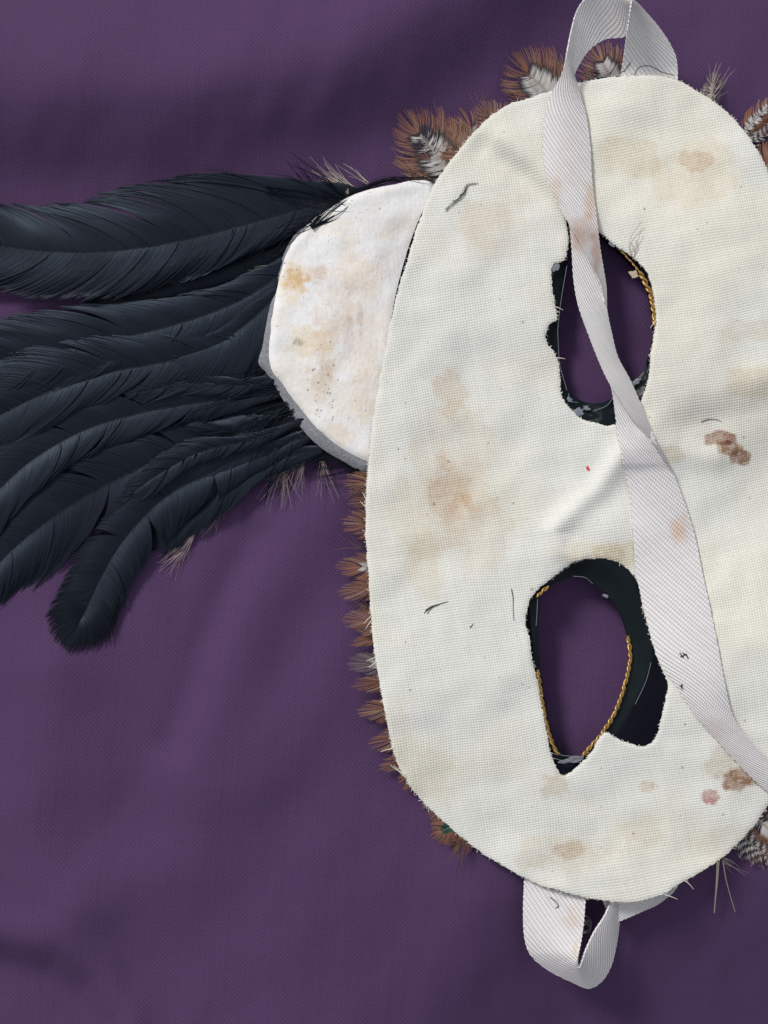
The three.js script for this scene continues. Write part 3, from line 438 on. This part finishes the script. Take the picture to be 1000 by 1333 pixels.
// pheasant body feathers round the edge of the mask
const RUST = [0.21, 0.088, 0.052], RUSTD = [0.12, 0.05, 0.035], INK = [0.014, 0.012, 0.02], CREAM = [0.5, 0.47, 0.45], TAN = [0.25, 0.15, 0.095], GREY = [0.16, 0.12, 0.12];
function plume(kind, base, tip, wid, seed, extra = {}) {
  const dx = tip[0] - base[0], dy = tip[1] - base[1], z0 = (extra.z ?? 4.6) - 0.6 * bowl(base[1]), b = extra.bend || 0;
  const bands = { eye: [0.36, 0.52], rust: [-1, -1], half: [0.3, 0.4], grey: [0.3, 0.3], bar: [2, 2] }[kind];
  const colour = (t, s, side, i, r) => {
    const d = kind === 'bar' ? t + s * 0.42 : Math.max(s, sstep(0.78, 1.0, t) * 0.6 + s * 0.4), h = 0.75 + 0.5 * hash2(i, side + 3, seed); let c;
    if (d < bands[0]) { c = CREAM; if (extra.marks && vnoise(t * 26 + s * 5, s * 4 + side * 7, seed) > 0.58 && s > 0.08) c = INK; }
    else if (d < bands[1]) c = INK; else c = mix3(RUSTD, kind === 'grey' ? GREY : hash2(i >> 2, side, seed) > 0.8 ? TAN : RUST, clamp(h + s * 0.3));
    if (kind === 'bar') c = Math.sin(d * 34 + side) > 0.25 ? CREAM : d > 0.75 ? RUSTD : INK;
    if (extra.green && d < 0.42) c = [0.01, 0.06, 0.04];
    return c.map(q => q * (0.8 + 0.4 * hash2(i, 9 + side, seed)));
  };
  const nrm = [-dy * b, dx * b];
  return feather('brown_feather', { seed, path: [[base[0], base[1], z0], [base[0] + dx * 0.4 + nrm[0], base[1] + dy * 0.4 + nrm[1], z0 - 0.4], [base[0] + dx * 0.75 + nrm[0] * 0.6, base[1] + dy * 0.75 + nrm[1] * 0.6, z0 - 1], [tip[0], tip[1], z0 - 1.5]],
    wl: [0.8, 1, 1, 0.9, 0.7, 0.07].map(q => Math.max(1, q * wid)), wr: [0.8, 1, 1, 0.9, 0.7, 0.07].map(q => Math.max(1, q * wid)), flen: extra.flen ?? wid * 0.7, sp: extra.sp || 0.6, bw: 1.7, hairy: true, rag: 0.25, hair: 0.22, spread: 0.22, clump: 8, gaps: 0.15, thin: extra.thin ?? 0.06, fwd: extra.fwd ?? 0.85, seg: 7, wig: 0.1, lift: 0.6, camber: 0.4, droop: 0.7, wave: 0.3, colour, mat: M.brown, quillR: 0.13, quillMat: M.pale, quillTo: extra.quillTo || 0.9 });
}
plume('rust', [600, 252], [552, 216], 26, 512, { z: 4.2 });
plume('eye', [606, 250], [541, 169], 42, 501, { marks: true });
plume('rust', [622, 222], [580, 168], 26, 502, { z: 5.2 });
plume('eye', [652, 222], [611, 163], 34, 503, {});
plume('rust', [668, 186], [634, 146], 24, 504, { z: 5.4 });
plume('rust', [740, 140], [706, 88], 22, 515, { z: 4.2 });
plume('eye', [742, 150], [684, 92], 42, 505, {});
plume('eye', [818, 140], [782, 76], 32, 506, {});
plume('grey', [922, 146], [930, 100], 12, 507, { thin: 0.5, marks: true });
plume('bar', [916, 136], [924, 112], 9, 517, { thin: 0.3 });
plume('bar', [965, 195], [997, 160], 13, 508, {});
plume('half', [968, 172], [1004, 134], 14, 509, { marks: true });
plume('rust', [985, 235], [1018, 188], 22, 510, {});
const sidePlumes = [['rust', 628, 480, 17, 0], ['rust', 650, 486, 12, 2], ['rust', 684, 476, 18, -3], ['half', 738, 470, 17, 0], ['rust', 764, 472, 14, 4], ['rust', 810, 478, 16, -2], ['rust', 826, 488, 9, 6], ['grey', 866, 484, 15, -2], ['rust', 888, 492, 12, 2], ['rust', 922, 498, 16, 2], ['rust', 958, 512, 15, 6], ['rust', 984, 524, 12, 8]];
sidePlumes.forEach(([kind, y, x, wid, dy], k) => plume(kind, [x + 48, y - dy], [x - 4, y + dy], wid, 520 + k * 3, { fwd: 1.5, flen: 28, sp: 0.6, z: 4.4 + (k % 3) * 0.4, thin: 0.12 }));
plume('rust', [566, 998], [528, 1012], 16, 628, { fwd: 1.4 });
plume('rust', [598, 1044], [566, 1058], 15, 629, { fwd: 1.5, z: 4 });
plume('rust', [622, 1056], [572, 1084], 19, 630, { fwd: 1.3, green: true });
plume('rust', [626, 1070], [596, 1104], 14, 631, { fwd: 1.2, thin: 0.4, z: 4 });
plume('bar', [958, 1082], [1002, 1118], 22, 640, { fwd: 0.6 });
plume('half', [975, 1060], [1024, 1096], 24, 641, { fwd: 0.6, marks: true });
plume('rust', [990, 1062], [1020, 1126], 22, 642, { fwd: 0.5, z: 4 });
wisps('rust_wisps', [[470, 640, 3.3, 26, 12, 1.4, 4], [470, 712, 3.4, 34, 4, 1.0, 4.5], [478, 790, 3.1, 28, 8, 1.6, 4.5], [600, 1092, 1.7, 40, 16, 0.9, 4], [560, 205, 3.6, 50, 16, 1.6, 4], [556, 236, 3.5, 56, 9, 0.5, 4.2], [630, 150, -2.2, 30, 10, 1.6, 5], [690, 100, -2.3, 34, 10, 1.6, 5], [520, 990, 2.9, 24, 10, 1.4, 4]], new THREE.MeshStandardMaterial({ color: new THREE.Color().setRGB(0.17, 0.085, 0.06), roughness: 0.6 }), 0.055, 64);
wisps('pale_wisps', [[925, 130, -1.2, 46, 14, 0.9, 5], [942, 1118, 0.75, 26, 5, 0.8, 5.4], [945, 1122, 0.5, 55, 2, 0.3, 4.6], [562, 236, 3.45, 40, 4, 0.4, 4.4]], M.pale, 0.07, 65);
{ const gs = [[[934, 1120], [933, 1146], [930, 1188]], [[941, 1120], [946, 1148], [957, 1187]], [[936, 1122], [934, 1150], [932, 1170]]].map((p, k) => tubePx(p.map((q, i) => [q[0], q[1], groundH(q[0], q[1]) + 5.2 - i * 1.7]), k ? 0.13 : 0.2, 14, 5, 0.7)); obj('bare_quill', gs, M.pale, mask); }

// ------------------------------------------------------------------ ribbon
const RW = 0.013;
const ribTex = (() => {
  const N = 512; // 13 mm wide, 13 mm long
  const h = (i, j) => { const u = i / N, v = j / N, d = (v * 9 - u * 11), f = d - Math.floor(d), rib = Math.sqrt(Math.max(0, 1 - (2 * f - 1) ** 2 * 0.98)), c = (u * 18 + v * 16), g = c - Math.floor(c), st = 0.5 + 0.5 * Math.cos((g - 0.5) * 6.283); return clamp(0.82 * rib + 0.18 * st * rib); };
  const bump = dataTex(N, N, (i, j) => { const q = h(i, j) * 0.9 + 0.1 * hash2(i >> 1, j >> 1, 5); return [q, q, q]; });
  const col = dataTex(N, N, (i, j) => { const d = Math.floor(j / N * 9 - i / N * 11), g = 0.955 + 0.07 * hash2(((d % 20) + 20) % 20, 3, 5) + 0.04 * (hash2(i >> 1, j >> 1, 6) - 0.5); return S3([0.86 * g, 0.825 * g, 0.83 * g]); }, true);
  return [col, bump];
})();
const ribbonMat = new THREE.MeshStandardMaterial({ map: ribTex[0], bumpMap: ribTex[1], bumpScale: 0.00032, roughness: 0.88, vertexColors: true });
// sections [Lx, Ly, Lmm, Rx, Ry, Rmm, bulge mm]; tint(x, y) multiplies the white where the tape is stained
const tapeStains = [[768, 262, 10, 34, [0.93, 0.80, 0.68]], [762, 300, 22, 26, [0.94, 0.82, 0.76]], [776, 330, 8, 34, [0.82, 0.64, 0.58]], [722, 250, 14, 30, [0.94, 0.86, 0.78]], [884, 690, 14, 24, [0.94, 0.74, 0.62]], [742, 205, 20, 50, [0.97, 0.93, 0.9]], [745, 1195, 14, 20, [0.95, 0.88, 0.8]], [750, 1236, 5, 16, [0.93, 0.85, 0.68]], [930, 950, 26, 16, [0.97, 0.92, 0.89]], [752, 315, 10, 20, [0.92, 0.8, 0.7]]];
function tape(secs, n = 120, m = 12, th = 0.42, scallop = 0.9) {
  const cL = new THREE.CatmullRomCurve3(secs.map(s => new THREE.Vector3(s[0], s[1], s[2] * 5.88)), false, 'centripetal'), cR = new THREE.CatmullRomCurve3(secs.map(s => new THREE.Vector3(s[3], s[4], s[5] * 5.88)), false, 'centripetal');
  const G = [], C = [], px = []; let len = 0, prev = null; const V = [];
  for (let i = 0; i <= n; i++) {
    const t = i / n, a = cL.getPoint(t), b = cR.getPoint(t), k = t * (secs.length - 1), i0 = Math.min(secs.length - 2, Math.floor(k)), bu = lerp(secs[i0][6] || 0, secs[i0 + 1][6] || 0, k - i0), c = a.clone().add(b).multiplyScalar(0.5);
    if (prev) len += c.distanceTo(prev) * S; prev = c; V.push(len);
    const row = [];
    for (let j = 0; j <= m; j++) {
      const u = j / m, e = (u - 0.5) * 2, p = a.clone().lerp(b, u); const w = a.distanceTo(b);
      if (w > 12 && (j === 0 || j === m)) { const q = Math.sin(len / 0.0011 * 6.283 + j) * scallop * 0.5; p.addScaledVector(b.clone().sub(a).normalize(), j === 0 ? -q : q); }
      p.z += (bu * (1 - e * e)) * 5.88 + 0.5 * (fbm(len * 900, u * 3, 33, 2) - 0.5); row.push(p);
    }
    G.push(row);
  }
  const pos = G.flat().flatMap(p => P(p.x, p.y, p.z / 5.88)), idx = [], uv = [], col = [];
  for (let i = 0; i <= n; i++) for (let j = 0; j <= m; j++) { uv.push(j / m, V[i] / RW); const p = G[i][j]; let c = [1, 1, 1]; tapeStains.forEach((s, q) => { const d = Math.hypot((p.x - s[0]) / s[2], (p.y - s[1]) / s[3]) + (fbm(p.x / 7, p.y / 7, q * 5, 3) - 0.5); const a = sstep(1.1, 0.3, d); c = c.map((e, k) => e * lerp(1, s[4][k], a)); }); col.push(...c); }
  for (let i = 0; i < n; i++) for (let j = 0; j < m; j++) { const a = i * (m + 1) + j, b = a + m + 1; idx.push(a, b, a + 1, a + 1, b, b + 1); }
  const g0 = geo(pos, idx, uv), nm = g0.attributes.normal, N = (n + 1) * (m + 1), tp = [], bp = [];
  for (let q = 0; q < N; q++) for (let e = 0; e < 3; e++) { const v = nm.array[q * 3 + e] * th / 2000; tp.push(pos[q * 3 + e] + v); bp.push(pos[q * 3 + e] - v); }
  const rev = []; for (let k = 0; k < idx.length; k += 3) rev.push(idx[k], idx[k + 2], idx[k + 1]);
  const wp = [], wu = [], wc = [], wi = [], border = [];
  for (let i = 0; i < n; i++) border.push([i * (m + 1), (i + 1) * (m + 1)], [(i + 1) * (m + 1) + m, i * (m + 1) + m]);
  for (let j = 0; j < m; j++) border.push([j + 1, j], [n * (m + 1) + j, n * (m + 1) + j + 1]);
  for (const [a, b] of border) { const k = wp.length / 3; for (const [arr, q] of [[tp, a], [tp, b], [bp, a], [bp, b]]) { wp.push(arr[q * 3], arr[q * 3 + 1], arr[q * 3 + 2]); wu.push(uv[q * 2], uv[q * 2 + 1]); wc.push(col[q * 3], col[q * 3 + 1], col[q * 3 + 2]); } wi.push(k, k + 1, k + 2, k + 1, k + 3, k + 2); }
  return mergeGeometries([geo(tp, idx, uv, col), geo(bp, rev, uv.slice(), col.slice()), geo(wp, wi, wu, wc)]);
}
const mz = (x, y) => maskH(x, y);
const rest = (l, r, dl = 0.45, dr = 0.45, b = 0.4) => [l[0], l[1], mz(l[0], l[1]) + dl, r[0], r[1], mz(r[0], r[1]) + dr, b];
const T1 = tape([
  [806, 112, 7.2, 881, 116, 7.0, 0], [809, 92, 7.8, 882, 96, 7.2, 0.2], [813, 66, 10.5, 879, 72, 8.4, 0.4], [817, 36, 14.5, 862, 42, 10.5, 0.4], [820, 14, 17.5, 842, 18, 13, 0.2], [822, 2, 18.2, 826, 2, 15.5, 0],
  [824, 12, 15.5, 806, -8, 16.5, 0], [816, 46, 11.0, 784, -9, 16, -0.2], [788, 51, 9.8, 764, -3, 15.5, -0.2], [768, 64, 10.0, 752, 12, 14.5, 0], [755, 82, 10.2, 744, 38, 13.5, 0], [748, 98, 10.2, 738, 68, 12.6, 0],
  [752, 112, 9.6, 733, 92, 11.6, 0.2], [757, 130, 9.2, 720, 118, 10.4, 0.6], [763, 152, 9.0, 710, 150, 9.8, 0.9], [768, 190, 8.9, 707, 190, 9.4, 0.9], [770, 230, 8.9, 712, 230, 9.6, 0.8], [774, 265, 9.2, 724, 262, 9.8, 0.7], [778, 296, 9.8, 741, 292, 10.2, 0.5], [780, 316, 9.3, 752, 312, 9.8, 0.3], [784, 342, 9.0, 766, 338, 9.4, 0.2], [789, 372, 8.5, 780, 366, 8.9, 0], [790, 398, 8.2, 787, 394, 8.4, 0]].map(s => [s[3], s[4], s[5] - bowl(s[4]), s[0], s[1], s[2] - bowl(s[1]), s[6]]), 220);
const T2 = tape([
  [739, 280, 8.5, 774, 286, 8.6, 0.1], [742, 300, 8.4, 777, 305, 8.5, 0.1], [744, 324, 8.2, 780, 328, 8.3, 0.2], [747, 367, 8.0, 788, 376, 7.9, 0.5], [753, 398, 7.9, 790, 404, 7.8, 0.7], [767, 437, 7.8, 796, 434, 7.7, 0.9], [778, 465, 7.8, 804, 465, 7.7, 0.9], [791, 494, 8.0, 819, 493, 7.8, 0.9], [806, 518, 8.2, 833, 524, 7.8, 0.6], [822, 544, 8.2, 843, 548, 7.7, 0.4], [840, 566, 8.0, 852, 570, 7.4, 0.2], [858, 590, 7.4, 866, 596, 7.0, 0.1], [874, 612, 6.7, 876, 614, 6.6, 0]], 150);
const T3 = tape([
  [790, 486, 7.5, 812, 486, 7.6, 0.1], [797, 512, 7.3, 829, 522, 7.4, 0.1], [801, 541, 7.2, 843, 550, 7.2, 0.2], rest([804, 566], [852, 570], 0.8, 0.9, 0.2), rest([808, 585], [860, 588], 0.9, 0.9, 0.2), rest([811, 600], [868, 602], 0.8, 0.9, 0.3), rest([814, 616], [874, 612], 0.6, 0.9, 0.4), rest([821, 655], [890, 652], 0.5, 0.9, 0.5), rest([825, 700], [904, 697], 0.5, 0.6, 0.5), rest([828, 745], [914, 745], 0.6, 0.6, 0.6), rest([839, 792], [925, 795], 0.7, 0.6, 0.8), rest([857, 858], [936, 850], 0.6, 0.6, 0.8), rest([883, 897], [944, 893], 0.5, 0.7, 0.9), rest([902, 927], [954, 932], 0.5, 1.0, 1.0), rest([936, 966], [974, 962], 0.5, 1.2, 1.1), rest([977, 1010], [1000, 990], 0.5, 1.2, 1.2), rest([1004, 1034], [1028, 1014], 0.6, 0.8, 1.1), rest([1044, 1068], [1066, 1044], -2, -2, 1.0)], 220);
obj('ribbon', [T1, T2, T3], ribbonMat, mask);
const gz = (x, y, z) => groundH(x, y) + z;
const T4 = tape([
  [683, 1136, 1.7, 764, 1150, 1.7, 0], [682, 1154, 1.8, 762, 1174, 1.8, 0.1], [681, 1185, 1.4, 760, 1200, 2.6, 0.4], [683, 1220, 0.2, 757, 1224, 3.6, 0.6], [690, 1241, -1, 754, 1240, 4.4, 0.5], [712, 1261, -2.6, 752, 1250, 4.6, 0.2], [745, 1278, -3.6, 752, 1256, 4.4, 0], [767, 1286, -4.2, 754, 1259, 4.0, -0.1], [782, 1278, -4.2, 757, 1252, 3.6, 0], [794, 1260, -3.8, 762, 1238, 3.2, 0.3], [802, 1230, -3.0, 773, 1214, 2.6, 0.5], [806, 1200, -1.8, 788, 1190, 2.0, 0.4], [808, 1172, -0.4, 800, 1160, 1.6, 0.2]], 140);
const T5 = tape([[780, 1160, 0.8, 796, 1202, -1.4, 0], [806, 1156, 0.8, 808, 1198, -1.2, 0.1], [840, 1150, 0.9, 834, 1187, -0.9, 0.1], [872, 1142, 1.0, 856, 1177, -0.6, 0], [900, 1126, 1.2, 876, 1162, -0.2, 0]].map(s => [s[3], s[4], s[5], s[0], s[1], s[2], s[6]]), 60);
obj('ribbon', [T4, T5], ribbonMat, mask);
{ // dark sewing thread at the ends of the ribbon and a stitch on its face
  const th = pts => tubePx(pts.map(p => [p[0], p[1], p[1] < 400 ? p[2] - bowl(p[1]) : p[2]]), 0.09, 24, 5);
  obj('stitch', [th([[806, 96, 8.4], [815, 90, 9], [822, 80, 9.8], [812, 94, 9.2]]), th([[826, 98, 8.6], [832, 88, 9.4], [846, 86, 9.4], [862, 94, 8.8], [878, 98, 8.2]])], M.dark, mask);
  obj('stitch', [th([[748, 98, 10.6], [752, 94, 8.2], [762, 96, 7.2], [772, 98, 7.2], [768, 92, 7.6], [782, 96, 7.2]])], M.dark, mask);
  obj('stitch', [th([[716, 1168, 2.3], [724, 1174, 2.5], [727, 1180, 2.6], [723, 1182, 2.5]])], M.dark, mask);
  const f = (x, y) => mz(x, y) + 1.45;
  obj('stitch', [[885, 850, 890, 856], [889, 850, 893, 853], [893, 851, 896, 858], [886, 855, 891, 853], [885, 894, 888, 891], [888, 892, 887, 896]].map(([a, b, c, d]) => tubePx([[a, b, f(a, b)], [(a + c) / 2, (b + d) / 2, f(a, b) + 0.12], [c, d, f(c, d)]], 0.12, 6, 5)), M.dark, mask);
  const r = rng(88), gs = []; for (let k = 0; k < 7; k++) { const z = gz(765, 1200, 2); gs.push(tubePx([[757 + r() * 4, 1190 + r() * 22, 2.6], [764 + r() * 6, 1196 + r() * 8, z], [768 + r() * 4, 1204 + r() * 8, z], [758 + r() * 4, 1212 + r() * 4, 2.4]], 0.06, 12, 4)); } obj('loose_thread', gs, M.thread, mask);
}

// ------------------------------------------------------------------ lint lying on the cloth backing
function lint(list, label, group) {
  const o = obj('lint_fibre', list.map(([pts, r]) => tubePx(pts.map(p => [p[0], p[1], mz(p[0], p[1]) + (p[2] ?? 0.12)]), r, 20, 5, 0.4)), M.dark, scene); tag(o, label, 'lint', group); return o;
}
{ const r = rng(12), l = []; const c = [[580, 273], [590, 264], [602, 254], [610, 242], [622, 240], [646, 233]];
  for (let k = 0; k < 9; k++) { const a = Math.floor(r() * 3), b = a + 2 + Math.floor(r() * 2); l.push([c.slice(a, b + 1).map(p => [p[0] + (r() - 0.5) * 5, p[1] + (r() - 0.5) * 5, 0.1 + r() * 0.2]), 0.03 + 0.035 * r()]); }
  l.push([[[598, 255], [604, 251], [608, 244]], 0.1]);
  lint(l, 'dark curly lint tuft on the cream cloth just right of the white pad'); }
lint([[[[554, 795], [561, 790], [570, 787], [583, 783]], 0.14], [[[552, 798], [560, 792], [568, 789]], 0.07], [[[556, 799], [562, 792], [572, 787]], 0.06]], 'short black feather barb on the cream cloth left of the lower eye hole');
lint([[[[666, 767], [668, 778], [668, 790], [669, 808]], 0.09]], 'thin black hair standing upright beside the left edge of the lower eye hole');
lint([[[[913, 549], [922, 546], [932, 546], [940, 549]], 0.09]], 'thin dark hair lying above the brown stain right of the ribbon');
lint([[[[612, 817], [616, 812]], 0.1]], 'tiny dark speck of lint below the short black feather barb');

renderer.render(scene, camera);
